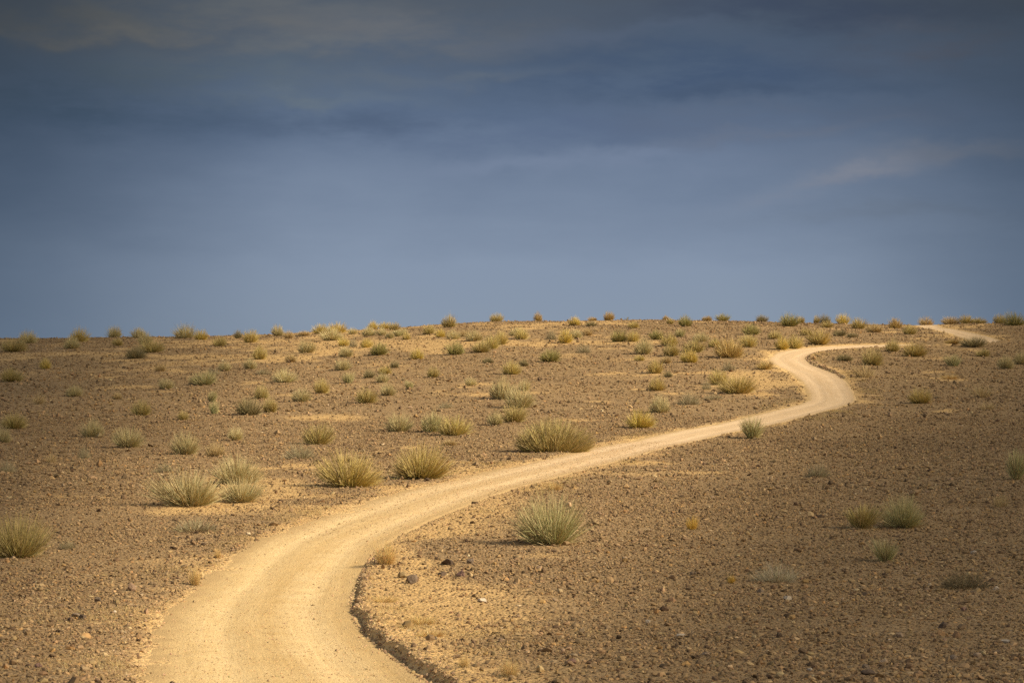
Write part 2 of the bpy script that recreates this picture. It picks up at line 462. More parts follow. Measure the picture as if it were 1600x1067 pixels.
ROCKS = """
699,883,18,12,dark|dark blocky rock, top one of the group of five inside the near bend
644,911,18,18,grey|grey boulder nearest the road bank inside the near bend
720,900,15,13,red|reddish-brown rock at the right of the group of five inside the near bend
691,900,15,9,dark|low dark rock between the grey boulder and the reddish-brown rock
735,880,12,9,grey|blue-grey rock right of the dark blocky one
680,1001,7,7,grey|small purple-grey stone by the flat golden dry grass
753,941,15,8,pale|flat pale stone right of the flat golden grass inside the near bend
1012,976,9,7,pale|pale stone on dark gravel right of the near bend, alone
976,874,10,7,tan|tan stone right of the large grey-green bush
892,1034,15,11,red|pinkish flat stone near the bottom, right of the golden tuft
783,1005,11,9,tan|tan stone above the golden dry grass tuft at the bottom
269,1055,12,11,dark|dark stone lying alone on the road at the bottom
206,921,13,16,brown|brown standing stone on the left verge, left of the golden tuft
153,940,11,11,grey|grey stone left of and below the brown standing stone
118,963,13,9,grey|grey stone at the left of a cluster of three on the left gravel
129,967,12,10,dark|dark stone at the middle of a cluster of three on the left gravel
110,969,10,7,dark|dark low stone at the bottom of a cluster of three on the left gravel
60,1045,12,9,red|reddish dark stone in the bottom left corner
179,955,6,5,pale|small pale stone between the stone cluster and the road
1230,938,14,9,pale|palest stone on the right gravel, just under the straw heap
1064,999,14,6,pale|flat pale stone by itself near the bottom, left of a buff one
1103,1024,13,8,tan|buff stone near the bottom, right of a flat pale one
1470,994,15,12,orange|orange-brown stone with a dark one behind, at lower right
1473,982,14,13,dark|dark upright stone behind the orange-brown one at lower right
1556,923,10,8,pale|pale rounded stone right of the dark dead bush
1506,957,10,8,red|small reddish stone below the dark dead bush
1218,998,11,11,dark|dark blue-grey pointed stone left of centre on the lower right gravel
1351,931,10,7,dark|small dark stone right of the palest stone
1083,898,12,7,grey|small grey stone below the bright golden tuft
1353,1047,14,13,grey|rounded grey stone at the bottom right with a dark slab beside it
1357,1057,24,11,dark|dark slab at the bottom right under a rounded grey stone
1380,1039,14,8,tan|tan flat stone right of the rounded grey stone at the bottom
1490,1035,16,11,grey|grey stone near the bottom right corner, left of a buff one
1527,1031,14,10,tan|buff stone near the bottom right corner
1406,997,13,11,tan|brownish tan stone left of the orange-brown stone
1325,983,10,8,orange|small orange stone left of the brownish tan one
1432,1061,10,9,orange|orange-tan stone at the very bottom right
1265,1048,9,6,pale|small yellowish pale stone at the bottom, left of the rounded grey one
1521,866,10,8,pale|small pale stone at right above the dark dead bush
1557,1021,13,8,grey|flat grey stone near the right edge at the bottom
1571,1005,15,7,pale|flat pale stone at the right edge near the bottom
1188,928,12,8,grey|grey flat stone left of the palest stone
"""
rng = np.random.default_rng(7)
PAL = {
 'ol': [(0.370, 0.299, 0.090), (0.260, 0.222, 0.065), (0.521, 0.423, 0.149)],
 'yo': [(0.425, 0.323, 0.084), (0.300, 0.239, 0.065), (0.566, 0.447, 0.129)],
 'gy': [(0.425, 0.376, 0.187), (0.300, 0.273, 0.129), (0.583, 0.515, 0.277)],
 'gg': [(0.370, 0.361, 0.161), (0.260, 0.261, 0.110), (0.503, 0.477, 0.232)],
 'pg': [(0.566, 0.508, 0.257), (0.425, 0.384, 0.193), (0.694, 0.615, 0.348)],
 'ye': [(0.521, 0.423, 0.122), (0.378, 0.316, 0.090), (0.661, 0.554, 0.206)],
 'yb': [(0.583, 0.453, 0.084), (0.425, 0.338, 0.065), (0.720, 0.569, 0.154)],
 'gr': [(0.276, 0.259, 0.077), (0.188, 0.188, 0.054), (0.394, 0.346, 0.122)],
 'go': [(.44, .30, .085), (.33, .215, .06), (.54, .40, .14)],
 'br': [(0.425, 0.307, 0.135), (0.315, 0.231, 0.104), (0.536, 0.400, 0.193)],
 'dk': [(0.197, 0.172, 0.081), (0.133, 0.120, 0.057), (0.284, 0.239, 0.116)],
 'dm': [(.36, .295, .165), (.28, .23, .13), (.45, .385, .24)],
 'tf': [(0.607, 0.409, 0.165), (0.475, 0.310, 0.112), (0.620, 0.515, 0.238)],
 'tb': [(0.620, 0.396, 0.073), (0.502, 0.304, 0.053), (0.620, 0.502, 0.132)],
 'dry': [(0.619, 0.473, 0.243), (0.484, 0.359, 0.179), (0.620, 0.567, 0.317)],
 'sw': [(.50, .43, .28), (.40, .34, .22), (.58, .50, .35)],
 'dd': [(.20, .155, .08), (.14, .11, .055), (.30, .245, .14)],
}

# ------------------------------------------------------------------ materials
def m_ground():
    m, nt, b = mat('stony_ground'); g = NT(nt)
    tc = g.n('ShaderNodeTexCoord').outputs['Object']
    sand = g.attr('sand').outputs['Fac']
    n1 = g.noise(tc, .35, 4); n2 = g.noise(tc, 2.2, 4); n3 = g.noise(tc, 14, 3)
    vo = g.n('ShaderNodeTexVoronoi'); vo.inputs['Scale'].default_value = 13; g.l(tc, vo.inputs['Vector'])
    sep = g.n('ShaderNodeSeparateColor'); g.l(vo.outputs['Color'], sep.inputs[0])
    pebble = g.ramp(sep.outputs[0], [(0, (0.182, 0.117, 0.059)), (.35, (0.268, 0.175, 0.086)), (.7, (0.353, 0.232, 0.113)), (.93, (0.417, 0.288, 0.149)), (1, (0.492, 0.360, 0.207))])
    soil = g.ramp(n1, [(.3, (0.251, 0.162, 0.077)), (.7, (0.342, 0.224, 0.106))])
    gravel = g.mix(g.maprange(n2, .35, .65), soil, pebble)
    tan = g.ramp(n2, [(.3, (0.471, 0.299, 0.122)), (.7, (0.589, 0.386, 0.167))])
    f = g.math('ADD', sand, g.math('MULTIPLY', g.math('SUBTRACT', n3, .5), .7))
    f = g.math('ADD', f, g.math('MULTIPLY', g.math('SUBTRACT', n2, .5), .5))
    f = g.maprange(f, .25, .85)
    col = g.mix(f, gravel, tan)
    du = g.math('ADD', g.attr('dust').outputs['Fac'], g.math('MULTIPLY', g.math('SUBTRACT', n3, .5), .8))
    col = g.mix(g.maprange(du, .30, 1.0, 0, .9), col, g.ramp(n2, [(.3, (0.599, 0.397, 0.171)), (.7, (0.749, 0.525, 0.252))]))
    g.l(col, b.inputs['Base Color'])
    bp = g.n('ShaderNodeBump'); bp.inputs['Strength'].default_value = .9; bp.inputs['Distance'].default_value = .05
    h = g.math('ADD', g.math('MULTIPLY', vo.outputs['Distance'], -.9), n3)
    g.l(h, bp.inputs['Height']); g.l(bp.outputs[0], b.inputs['Normal'])
    return m

def m_road():
    m, nt, b = mat('pale_gravel_road'); g = NT(nt)
    uv = g.n('ShaderNodeTexCoord').outputs['UV']; tc = g.n('ShaderNodeTexCoord').outputs['Object']
    mp = g.n('ShaderNodeMapping'); mp.inputs['Scale'].default_value = (5.0, .10, 1); g.l(uv, mp.inputs[0])
    streak = g.noise(mp.outputs[0], 1.0, 4, .6)
    mp2 = g.n('ShaderNodeMapping'); mp2.inputs['Scale'].default_value = (26.0, .35, 1); g.l(uv, mp2.inputs[0])
    fine = g.noise(mp2.outputs[0], 1.0, 3, .6)
    n2 = g.noise(tc, 1.3, 4); n3 = g.noise(tc, 30, 3, .7)
    col = g.ramp(streak, [(.3, (0.543, 0.368, 0.155)), (.5, (0.679, 0.482, 0.227)), (.72, (0.747, 0.559, 0.290))])
    col = g.mix(.35, col, g.ramp(fine, [(.3, (0.524, 0.353, 0.151)), (.7, (0.757, 0.573, 0.302))]))
    col = g.mix(.30, col, g.ramp(n2, [(.3, (0.601, 0.406, 0.168)), (.7, (0.747, 0.568, 0.302))]))
    vo = g.n('ShaderNodeTexVoronoi'); vo.inputs['Scale'].default_value = 38; g.l(tc, vo.inputs['Vector'])
    sep = g.n('ShaderNodeSeparateColor'); g.l(vo.outputs['Color'], sep.inputs[0])
    col = g.mix(g.maprange(sep.outputs[1], .62, .97, 0, .75), col, g.ramp(sep.outputs[0], [(0, (0.272, 0.181, 0.092)), (.6, (0.466, 0.325, 0.160)), (1, (0.698, 0.573, 0.353))]))
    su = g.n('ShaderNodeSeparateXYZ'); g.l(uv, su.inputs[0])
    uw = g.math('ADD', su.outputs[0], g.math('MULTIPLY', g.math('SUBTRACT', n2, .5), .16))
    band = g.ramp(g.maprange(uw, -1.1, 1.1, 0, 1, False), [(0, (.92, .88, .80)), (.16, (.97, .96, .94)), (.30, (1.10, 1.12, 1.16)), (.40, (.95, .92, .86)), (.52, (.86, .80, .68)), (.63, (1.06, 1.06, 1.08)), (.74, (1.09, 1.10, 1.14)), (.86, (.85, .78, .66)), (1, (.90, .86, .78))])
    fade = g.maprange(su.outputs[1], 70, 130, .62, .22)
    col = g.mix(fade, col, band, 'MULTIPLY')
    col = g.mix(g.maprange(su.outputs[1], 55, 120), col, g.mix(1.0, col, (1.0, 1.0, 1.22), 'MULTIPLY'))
    # the loose shoulder: verge soil drifts over the edge
    ed = g.math('ADD', g.math('MAXIMUM', su.outputs[0], g.math('MULTIPLY', su.outputs[0], -1.06)), g.math('MULTIPLY', g.math('SUBTRACT', n2, .5), .6))
    ed = g.math('ADD', ed, g.math('MULTIPLY', g.math('SUBTRACT', n3, .5), .35))
    col = g.mix(g.maprange(ed, .78, 1.12), col, g.ramp(n3, [(.3, (0.388, 0.258, 0.116)), (.7, (0.543, 0.372, 0.172))]))
    g.l(col, b.inputs['Base Color'])
    bp = g.n('ShaderNodeBump'); bp.inputs['Strength'].default_value = .55; bp.inputs['Distance'].default_value = .02
    h = g.math('ADD', g.math('MULTIPLY', vo.outputs['Distance'], -.7), n3)
    h = g.math('ADD', h, g.math('MULTIPLY', fine, .5))
    g.l(h, bp.inputs['Height']); g.l(bp.outputs[0], b.inputs['Normal'])
    return m

def m_tint(name, rough=.85, grain=0., scale=30, trans=0.):
    m, nt, b = mat(name); g = NT(nt)
    c = g.attr('tint').outputs['Color']
    if grain:
        tc = g.n('ShaderNodeTexCoord').outputs['Object']
        n = g.noise(tc, scale, 4, .65)
        c = g.mix(grain, c, g.ramp(n, [(.25, (.35, .35, .35)), (.75, (1.5, 1.45, 1.4))]), 'MULTIPLY')
        bp = g.n('ShaderNodeBump'); bp.inputs['Strength'].default_value = .6; bp.inputs['Distance'].default_value = .02
        g.l(n, bp.inputs['Height']); g.l(bp.outputs[0], b.inputs['Normal'])
    g.l(c, b.inputs['Base Color']); b.inputs['Roughness'].default_value = rough
    return m

M_GROUND, M_ROAD = m_ground(), m_road()
M_STONE = m_tint('weathered_stone', .8, .7, 22)
M_GRAVEL = m_tint('gravel_stone', .85)
M_STEM = m_tint('plant_stems', .75)

# ------------------------------------------------------------------ terrain mesh
SANDS = [(210,604,60,3,.9),(497,652,62,4.5,.9),(90,776,110,5,.75),(935,627,26,1.8,.9),(1110,738,50,3,.7),(1372,858,30,4,.9),(1474,643,26,2.2,1.1),(1482,640,16,2,1.),
 (1484,594,30,3,.9),(1170,590,26,16,1.0),(1190,618,30,9,.8),(540,655,70,5,.5),(850,868,55,5,.6),(980,905,80,3,.3),(1050,925,70,3,.3),(60,845,90,6,.5),(330,800,130,9,.6),(450,775,80,7,.6),
 (300,870,60,5,.35),(1150,745,90,4,.3),(1270,716,60,5,.5),(1310,660,70,6,.5),(1500,680,60,4,.35),(1590,683,30,2,.7),(615,905,45,35,.5),(630,960,45,40,.5),(680,1030,45,40,.45),
 (620,760,60,8,.45),(745,735,60,5,.4),(1020,690,60,7,.55),(700,690,60,4,.4),(1440,560,60,3,.35),(150,560,120,5,.25),(40,925,50,3,.4),(560,690,80,4,.3)]
def sand_mask(X, Y, d, e, far_dep=0):
    s = .50 * sstep(.0, .40, fbm(X / 9, Y / 9, 71, 4))
    s = s + .42 * sstep(.05, .45, fbm(X / 2.6, Y / 4, 77, 3)) - .12
    s = s * np.where((d > 0) & (Y < 150), 1 - .75 * sstep(1.5, 5, e), 1)
    s = s * np.where((np.abs(d) > 50) & (X > 0) & (Y < 150), .25, 1)
    s = s + .42 * sstep(165, 215, Y) * sstep(18, 6, X) * sstep(-60, -30, X)
    s = s - .28 * sstep(-5.5, -2, np.where(X > 0, X - 9 - .04 * (Y - 27), -X - 10 - .1 * (Y - 27))) * sstep(190, 110, Y)
    for (cx, cy, w, h, a) in SANDS:
        x0, y0 = at(cx, cy); y1 = at(cx, cy - h)[1]
        rx, ry = w / F * y0, max(abs(y1 - y0), .25)
        s = s + a * np.exp(-((X - x0) / rx) ** 2 - ((Y - y0) / ry) ** 2)
    verge = np.where(d > 0, np.exp(-np.maximum(e, 0) / (1.0 + .7 * fbm(X / 3, Y / 3, 5, 2))), np.exp(-np.maximum(e, 0) / ((1.0 + .8 * fbm(X / 3, Y / 3, 6, 2)) * (.5 + .5 * sstep(38, 62, Y)))))
    return np.clip(s + .95 * verge * (far_dep < .185), 0, 1.3)

ts = np.concatenate([-np.geomspace(1.6, .262, 46), np.arange(-.26, .2605, .00055), np.geomspace(.262, 1.6, 46)])
ys = [3.0]
while ys[-1] < 900:
    y = ys[-1]
    ys.append(y + (y * .03 if y < 22 else y * .0034 if y < 262 else y * .02))
ys = np.array(ys)
TX, TY = ts[None] * ys[:, None], np.repeat(ys[:, None], len(ts), 1)
TZ, TD, TI, TE = ground(TX, TY, True)
sand = sand_mask(TX.ravel(), TY.ravel(), TD, TE, np.where(np.abs(TD) < 50, RC[TI, 3], 0))
dust = np.exp(-np.maximum(TE, 0) / (np.where(TD > 0, .20, .38) * (1 + .8 * fbm(TX.ravel() / 2, TY.ravel() / 4, 15, 2)))) * (np.abs(TD) < 50) * np.where(RC[TI, 3] < .185, 1, 0)
nr, nc = TX.shape
idx = np.arange(nr * nc).reshape(nr, nc)
quads = np.stack([idx[:-1, :-1], idx[:-1, 1:], idx[1:, 1:], idx[1:, :-1]], -1).reshape(-1, 4)
me = mesh_np('desert_ground', np.c_[TX.ravel(), TY.ravel(), TZ], quads, 4, smooth=True, attrs={'sand': sand, 'dust': dust})
o = link('desert_ground', me); me.materials.append(M_GROUND); o['kind'] = 'structure'

# ------------------------------------------------------------------ road mesh
us = np.linspace(-1.16, 1.28, 53)
sel = np.arange(len(RC))
sfine = np.arange(RS[0], RS[-1], .16)
rc = np.stack([np.interp(sfine, RS, RC[:, k]) for k in range(4)], 1)
rt = np.stack([np.interp(sfine, RS, RT[:, k]) for k in range(2)], 1); rt /= np.linalg.norm(rt, axis=1)[:, None]
ri = np.clip(np.searchsorted(RS, sfine), 0, len(RS) - 1)
RX = rc[:, 0][:, None] + us[None] * rc[:, 2][:, None] * rt[:, 1][:, None]
RY = rc[:, 1][:, None] - us[None] * rc[:, 2][:, None] * rt[:, 0][:, None]
DD = (us[None] * rc[:, 2][:, None]).ravel()
RZ = road_z(RX.ravel(), RY.ravel(), DD, np.repeat(ri, len(us)))
nr, nc = RX.shape
idx = np.arange(nr * nc).reshape(nr, nc)
quads = np.stack([idx[:-1, :-1], idx[:-1, 1:], idx[1:, 1:], idx[1:, :-1]], -1).reshape(-1, 4)
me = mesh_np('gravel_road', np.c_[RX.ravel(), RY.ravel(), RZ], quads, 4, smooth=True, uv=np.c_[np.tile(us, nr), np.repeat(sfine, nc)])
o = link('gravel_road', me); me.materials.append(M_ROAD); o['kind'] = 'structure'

# ------------------------------------------------------------------ gravel: countless stones
t_ = (1 + 5 ** .5) / 2
ICO_V = np.array([(-1, t_, 0), (1, t_, 0), (-1, -t_, 0), (1, -t_, 0), (0, -1, t_), (0, 1, t_), (0, -1, -t_), (0, 1, -t_), (t_, 0, -1), (t_, 0, 1), (-t_, 0, -1), (-t_, 0, 1)]) / 1.902
ICO_F = np.array([(0, 11, 5), (0, 5, 1), (0, 1, 7), (0, 7, 10), (0, 10, 11), (1, 5, 9), (5, 11, 4), (11, 10, 2), (10, 7, 6), (7, 1, 8), (3, 9, 4), (3, 4, 2), (3, 2, 6), (3, 6, 8), (3, 8, 9), (4, 9, 5), (2, 4, 11), (6, 2, 10), (8, 6, 7), (9, 8, 1)])
OCT_V = np.array([(1, 0, 0), (0, 1, 0), (-1, 0, 0), (0, -1, 0), (0, 0, 1), (0, 0, -1.)])
OCT_F = np.array([(0, 1, 4), (1, 2, 4), (2, 3, 4), (3, 0, 4), (1, 0, 5), (2, 1, 5), (3, 2, 5), (0, 3, 5)])
STONE_COL = np.array([(0.102, 0.065, 0.036), (0.161, 0.104, 0.055), (0.214, 0.139, 0.070), (0.262, 0.171, 0.085), (0.305, 0.199, 0.097), (0.353, 0.235, 0.117), (0.268, 0.182, 0.104), (0.342, 0.204, 0.083), (0.428, 0.306, 0.162), (0.514, 0.398, 0.243)])
STONE_W = np.array([.08, .13, .20, .22, .17, .08, .05, .05, .018, .002])

def stones(name, X, Y, S, cols, proto_v, proto_f, sink=.25, flat=.62):
    n = len(X)
    Z = ground(X, Y)
    d, i = road_dist(X, Y)
    on = np.abs(d) < RC[i, 2] * .98
    if on.any(): Z[on] = np.maximum(Z[on], road_z(X[on], Y[on], d[on], i[on]))
    k = len(proto_v)
    V = proto_v[None] * rng.uniform(.72, 1.25, (n, k, 1)) + rng.normal(0, .10, (n, k, 3))
    sc = np.stack([rng.uniform(.75, 1.25, n), rng.uniform(.75, 1.25, n), flat * np.where(rng.uniform(0, 1, n) < .13, rng.uniform(1.2, 1.8, n), rng.uniform(.6, 1.2, n))], 1) * S[:, None] * .5
    V = V * sc[:, None]
    a = rng.uniform(0, 6.283, n); ca, sa = np.cos(a)[:, None], np.sin(a)[:, None]
    tl = rng.normal(0, .25, n)[:, None]
    x, y, z = V[..., 0], V[..., 1], V[..., 2]
    z2 = z + tl * x
    V = np.stack([x * ca - y * sa + X[:, None], x * sa + y * ca + Y[:, None], z2 + (Z + sc[:, 2] * (1 - 2 * sink))[:, None]], -1)
    Fc = proto_f[None] + (np.arange(n) * k)[:, None, None]
    me = mesh_np(name, V.reshape(-1, 3), Fc.reshape(-1), 3, cols=np.repeat(cols, k, 0))
    return me

def scatter(n, y0, y1, tmax=.232, power=1.0):
    # even density over the wedge of ground in view
    Y = np.sqrt(rng.uniform(y0 ** 2, y1 ** 2, n)); X = Y * rng.uniform(-tmax, tmax, n)
    return X, Y

def pick_cols(n, gain=1.0):
    c = STONE_COL[rng.choice(len(STONE_COL), n, p=STONE_W / STONE_W.sum())]
    return np.clip(c * rng.uniform(.85, 1.2, (n, 1)) * gain * (1 + rng.normal(0, .025, (n, 3))), .02, .8)

def keep_off_road(X, Y, thin=.75):
    z, d, i, e = ground(X, Y, True)
    s = sand_mask(X, Y, d, e)
    clump = fbm(X / 3.2, Y / 3.2, 91, 3)
    p = (1 - thin * np.clip(s, 0, 1)) * (.75 + .6 * clump)
    k = (e > .12) & (rng.uniform(0, 1, len(X)) < p)
    return k

def join_meshes(name, parts):
    V = []; Fs = []; Cs = []; off = 0
    for me in parts:
        n = len(me.vertices); v = np.empty(n * 3, np.float32); me.vertices.foreach_get('co', v)
        f = np.empty(len(me.loops), np.int32); me.loops.foreach_get('vertex_index', f)
        c = np.empty(n * 4, np.float32); me.attributes['tint'].data.foreach_get('color', c)
        V.append(v.reshape(-1, 3)); Fs.append(f + off); Cs.append(c.reshape(-1, 4)[:, :3]); off += n
    for me in parts: bpy.data.meshes.remove(me)
    return mesh_np(name, np.concatenate(V), np.concatenate(Fs), 3, cols=np.concatenate(Cs))

parts = []
for (y0, y1, n, smed, ssig, pv, pf) in (
        (24, 45, 85000, .023, .55, ICO_V, ICO_F), (45, 75, 140000, .033, .50, ICO_V, ICO_F),
        (75, 130, 150000, .060, .45, OCT_V, OCT_F), (130, 262, 160000, .10, .45, OCT_V, OCT_F)):
    X, Y = scatter(n, y0, y1)
    k = keep_off_road(X, Y); X, Y = X[k], Y[k]
    S = np.clip(smed * np.exp(rng.normal(0, ssig, len(X))), .012, .34)
    parts.append(stones('part', X, Y, S, pick_cols(len(X)), pv, pf))
X, Y = scatter(2600, 24, 50)
k = keep_off_road(X, Y); X, Y = X[k], Y[k]
parts.append(stones('part', X, Y, np.clip(.068 * np.exp(rng.normal(0, .3, len(X))), .03, .14), pick_cols(len(X), np.where(X < 0, 1.0, 1.25)[:, None]), ICO_V, ICO_F, .34))
for (y0, y1, n, smed, ssig) in ((20, 60, 75000, .034, .5), (60, 130, 120000, .062, .45), (130, 258, 110000, .115, .45)):      # beyond the frame on both sides
    X, Y = scatter(n, y0, y1, .46)
    k = keep_off_road(X, Y) & (np.abs(X) > .232 * Y); X, Y = X[k], Y[k]
    S = np.clip(smed * np.exp(rng.normal(0, ssig, len(X))), .014, .34)
    parts.append(stones('part', X, Y, S, pick_cols(len(X)), OCT_V, OCT_F))
# grit on the road, its verges and the bank
n = 60000
j = rng.integers(0, len(RC), n * 3)
j = j[(RC[j, 1] > 22) & (RC[j, 1] < 110)][:n]; n = len(j)
u = np.where(rng.uniform(0, 1, n) < .45, rng.uniform(-1.0, 1.0, n), np.sign(rng.uniform(-1, 1, n)) * (1 + np.abs(rng.normal(0, .32, n))))
X = RC[j, 0] + u * RC[j, 2] * RT[j, 1] + rng.uniform(-.2, .2, n) * RT[j, 0]; Y = RC[j, 1] - u * RC[j, 2] * RT[j, 0] + rng.uniform(-.2, .2, n) * RT[j, 1]
S = np.clip(.016 * np.exp(rng.normal(0, .42, n)), .009, .08) * np.where(Y > 60, 1.3, 1)
cols = np.array([(.50, .34, .18)]) * rng.uniform(.6, 1.3, (n, 1)) * (1 + rng.normal(0, .05, (n, 3)))
parts.append(stones('part', X, Y, S, np.clip(cols, .05, .8), OCT_V, OCT_F, .35))
# clods along the lip of the cut bank on the bends' inner side
j = np.nonzero(((RC[:, 1] > 20) & (RC[:, 1] < 56)) | ((RC[:, 1] > 168) & (RC[:, 1] < 207) & (RC[:, 0] > 20) & (RC[:, 0] < 30)))[0]
j = rng.choice(j, 7000); n = len(j)
off = RC[j, 2] + np.abs(rng.normal(.06, .11, n)) - .06
X = RC[j, 0] + off * RT[j, 1] + rng.uniform(-.2, .2, n) * RT[j, 0]; Y = RC[j, 1] - off * RT[j, 0] + rng.uniform(-.2, .2, n) * RT[j, 1]
S = np.clip(.025 * np.exp(rng.normal(0, .45, n)), .012, .12) * np.where(Y > 100, 2.2, 1)
cols = np.array([(.42, .285, .155)]) * rng.uniform(.5, 1.2, (n, 1)) * (1 + rng.normal(0, .05, (n, 3)))
parts.append(stones('part', X, Y, S, np.clip(cols, .05, .8), ICO_V, ICO_F, .3, .75))
me = join_meshes('gravel', parts)
o = link('gravel', me); me.materials.append(M_GRAVEL); o['kind'] = 'stuff'

# ------------------------------------------------------------------ thin dry grass on the sandy verges: countless blades
def grass_blades(X, Y, hgt, lean):
    n = len(X); Z = ground(X, Y)
    a = rng.uniform(0, 6.283, n); l = np.abs(rng.normal(0, lean, n)) * hgt
    P = np.stack([X, Y, Z - .01], 1); Tp = P + np.stack([np.cos(a) * l, np.sin(a) * l, hgt], 1)
    sd_ = np.stack([np.cos(a + 1.2), np.sin(a + 1.2), np.zeros(n)], 1) * (.0022 + .00003 * Y)[:, None]
    V = np.stack([P - sd_, P + sd_, Tp], 1).reshape(-1, 3)
    c = np.array(PAL['tf'])[rng.integers(0, 3, n)] * rng.uniform(.6, .95, (n, 1))
    return V, c
n = 2600
j = rng.integers(0, len(RC), n * 4); j = j[(RC[j, 1] > 26) & (RC[j, 1] < 205)][:n]; n = len(j)
sgn = np.where(rng.uniform(0, 1, n) < .55, 1, -1); off = sgn * (RC[j, 2] + .35 + np.abs(rng.normal(0, .9, n)))
X = RC[j, 0] + off * RT[j, 1]; Y = RC[j, 1] - off * RT[j, 0]
z_, d_, i_, e_ = ground(X, Y, True)
k = (e_ > .2) & (fbm(X / 2.0, Y / 5, 61, 3) > .14); X, Y = X[k], Y[k]
nb = 60
X = np.repeat(X, nb) + rng.normal(0, .17, len(X) * nb); Y = np.repeat(Y, nb) + rng.normal(0, .22, len(Y) * nb)
V, c = grass_blades(X, Y, rng.uniform(.02, .075, len(X)), .8)
# dead litter lying round the feet of the shrubs
LX, LY = [], []
for line in PLANTS.strip().split('\n'):
    q = line.split('|')[0].split(','); px, py, w_, h_ = map(float, q[:4])
    if h_ < 14: continue
    x, y = at(px, py); wm = w_ / F * y; m_ = int(160 if h_ < 24 else 420)
    r_ = wm * (.25 + np.abs(rng.normal(0, .28, m_))); a_ = rng.uniform(0, 6.283, m_)
    LX.append(x + r_ * np.cos(a_)); LY.append(y + .3 * wm + r_ * np.sin(a_))
LX = np.concatenate(LX); LY = np.concatenate(LY)
V2, c2 = grass_blades(LX, LY, rng.uniform(.015, .06, len(LX)), 2.2)
V = np.r_[V, V2]; c = np.r_[c, c2 * np.array((.8, .82, .95))]
me = mesh_np('dry_grass', V, np.arange(len(V)), 3, cols=np.repeat(c, 3, 0))
o = link('dry_grass', me); me.materials.append(M_STEM); o['kind'] = 'stuff'

# ------------------------------------------------------------------ single rocks
ROCK_TINT = {'dark': (.125, .088, .06), 'grey': (.225, .168, .118), 'red': (.24, .145, .11), 'pale': (.52, .44, .34), 'tan': (.40, .29, .19), 'brown': (.27, .18, .115), 'orange': (.42, .26, .13)}
def rock_mesh(seed, tint):
    r = np.random.default_rng(seed)
    v = ICO_V / np.linalg.norm(ICO_V, axis=1)[:, None]; f = ICO_F
    vl = [tuple(x) for x in v]; fl = [tuple(x) for x in f]
    for _ in range(2):
        cache = {}; nf = []
        def mid(a, b):
            k = (min(a, b), max(a, b))
            if k not in cache:
                p = (np.array(vl[a]) + np.array(vl[b])); p /= np.linalg.norm(p); vl.append(tuple(p)); cache[k] = len(vl) - 1
            return cache[k]
        for a, b, c in fl:
            x, y, z = mid(a, b), mid(b, c), mid(c, a)
            nf += [(a, x, z), (b, y, x), (c, z, y), (x, y, z)]
        fl = nf
    V = np.array(vl)
    for _ in range(11):                         # broken flat facets
        n = r.normal(0, 1, 3); n /= np.linalg.norm(n); h = r.uniform(.42, .78)
        s = V @ n
        V = V - np.maximum(s - h, 0)[:, None] * n[None]
    V += r.normal(0, .018, V.shape)
    lo, hi = V.min(0), V.max(0)
    V = (V - (lo + hi) / 2) / ((hi - lo) / 2)
    V[:, 2] = V[:, 2] * .5 + .42
    c = np.array(tint) * r.uniform(.85, 1.15) * np.ones((len(V), 1)) * (1 + r.normal(0, .06, (len(V), 1)))
    return mesh_np('rock', V, np.array(fl), 3, cols=c)

def plant_at(px, py, push=0.):
    x, y = at(px, py)
    y2 = y + push; x2 = (px - 800) / F * y2
    return x2, y2, float(ground([x2], [y2])[0])

for k, line in enumerate(ROCKS.strip().split('\n')):
    spec, label = line.split('|'); q = spec.split(',')
    px, py, w, h = map(float, q[:4])
    x, y = at(px, py)
    wm, hm = w / F * y, h / F * y
    y += wm * .3; x = (px - 800) / F * y
    d, i = road_dist([x], [y])
    z = float(ground([x], [y])[0])
    if abs(d[0]) < RC[i[0], 2]: z = max(z, float(road_z(np.array([x]), np.array([y]), d, i)[0]))
    name = 'rock' if w >= 11 else 'stone'
    me = rock_mesh(100 + k, ROCK_TINT[q[4]]); me.materials.append(M_STONE); me.name = name
    o = link(name, me)
    o.location = (x, y, z - .16 * hm); o.scale = (wm / 2, wm / 2 * rng.uniform(.8, 1.1), hm * 1.02)
    o.rotation_euler = (0, 0, rng.uniform(-.5, .5))
    o['label'] = label; o['category'] = name; o['group'] = 'loose rocks on the desert ground' if name == 'rock' else 'loose stones on the desert ground'

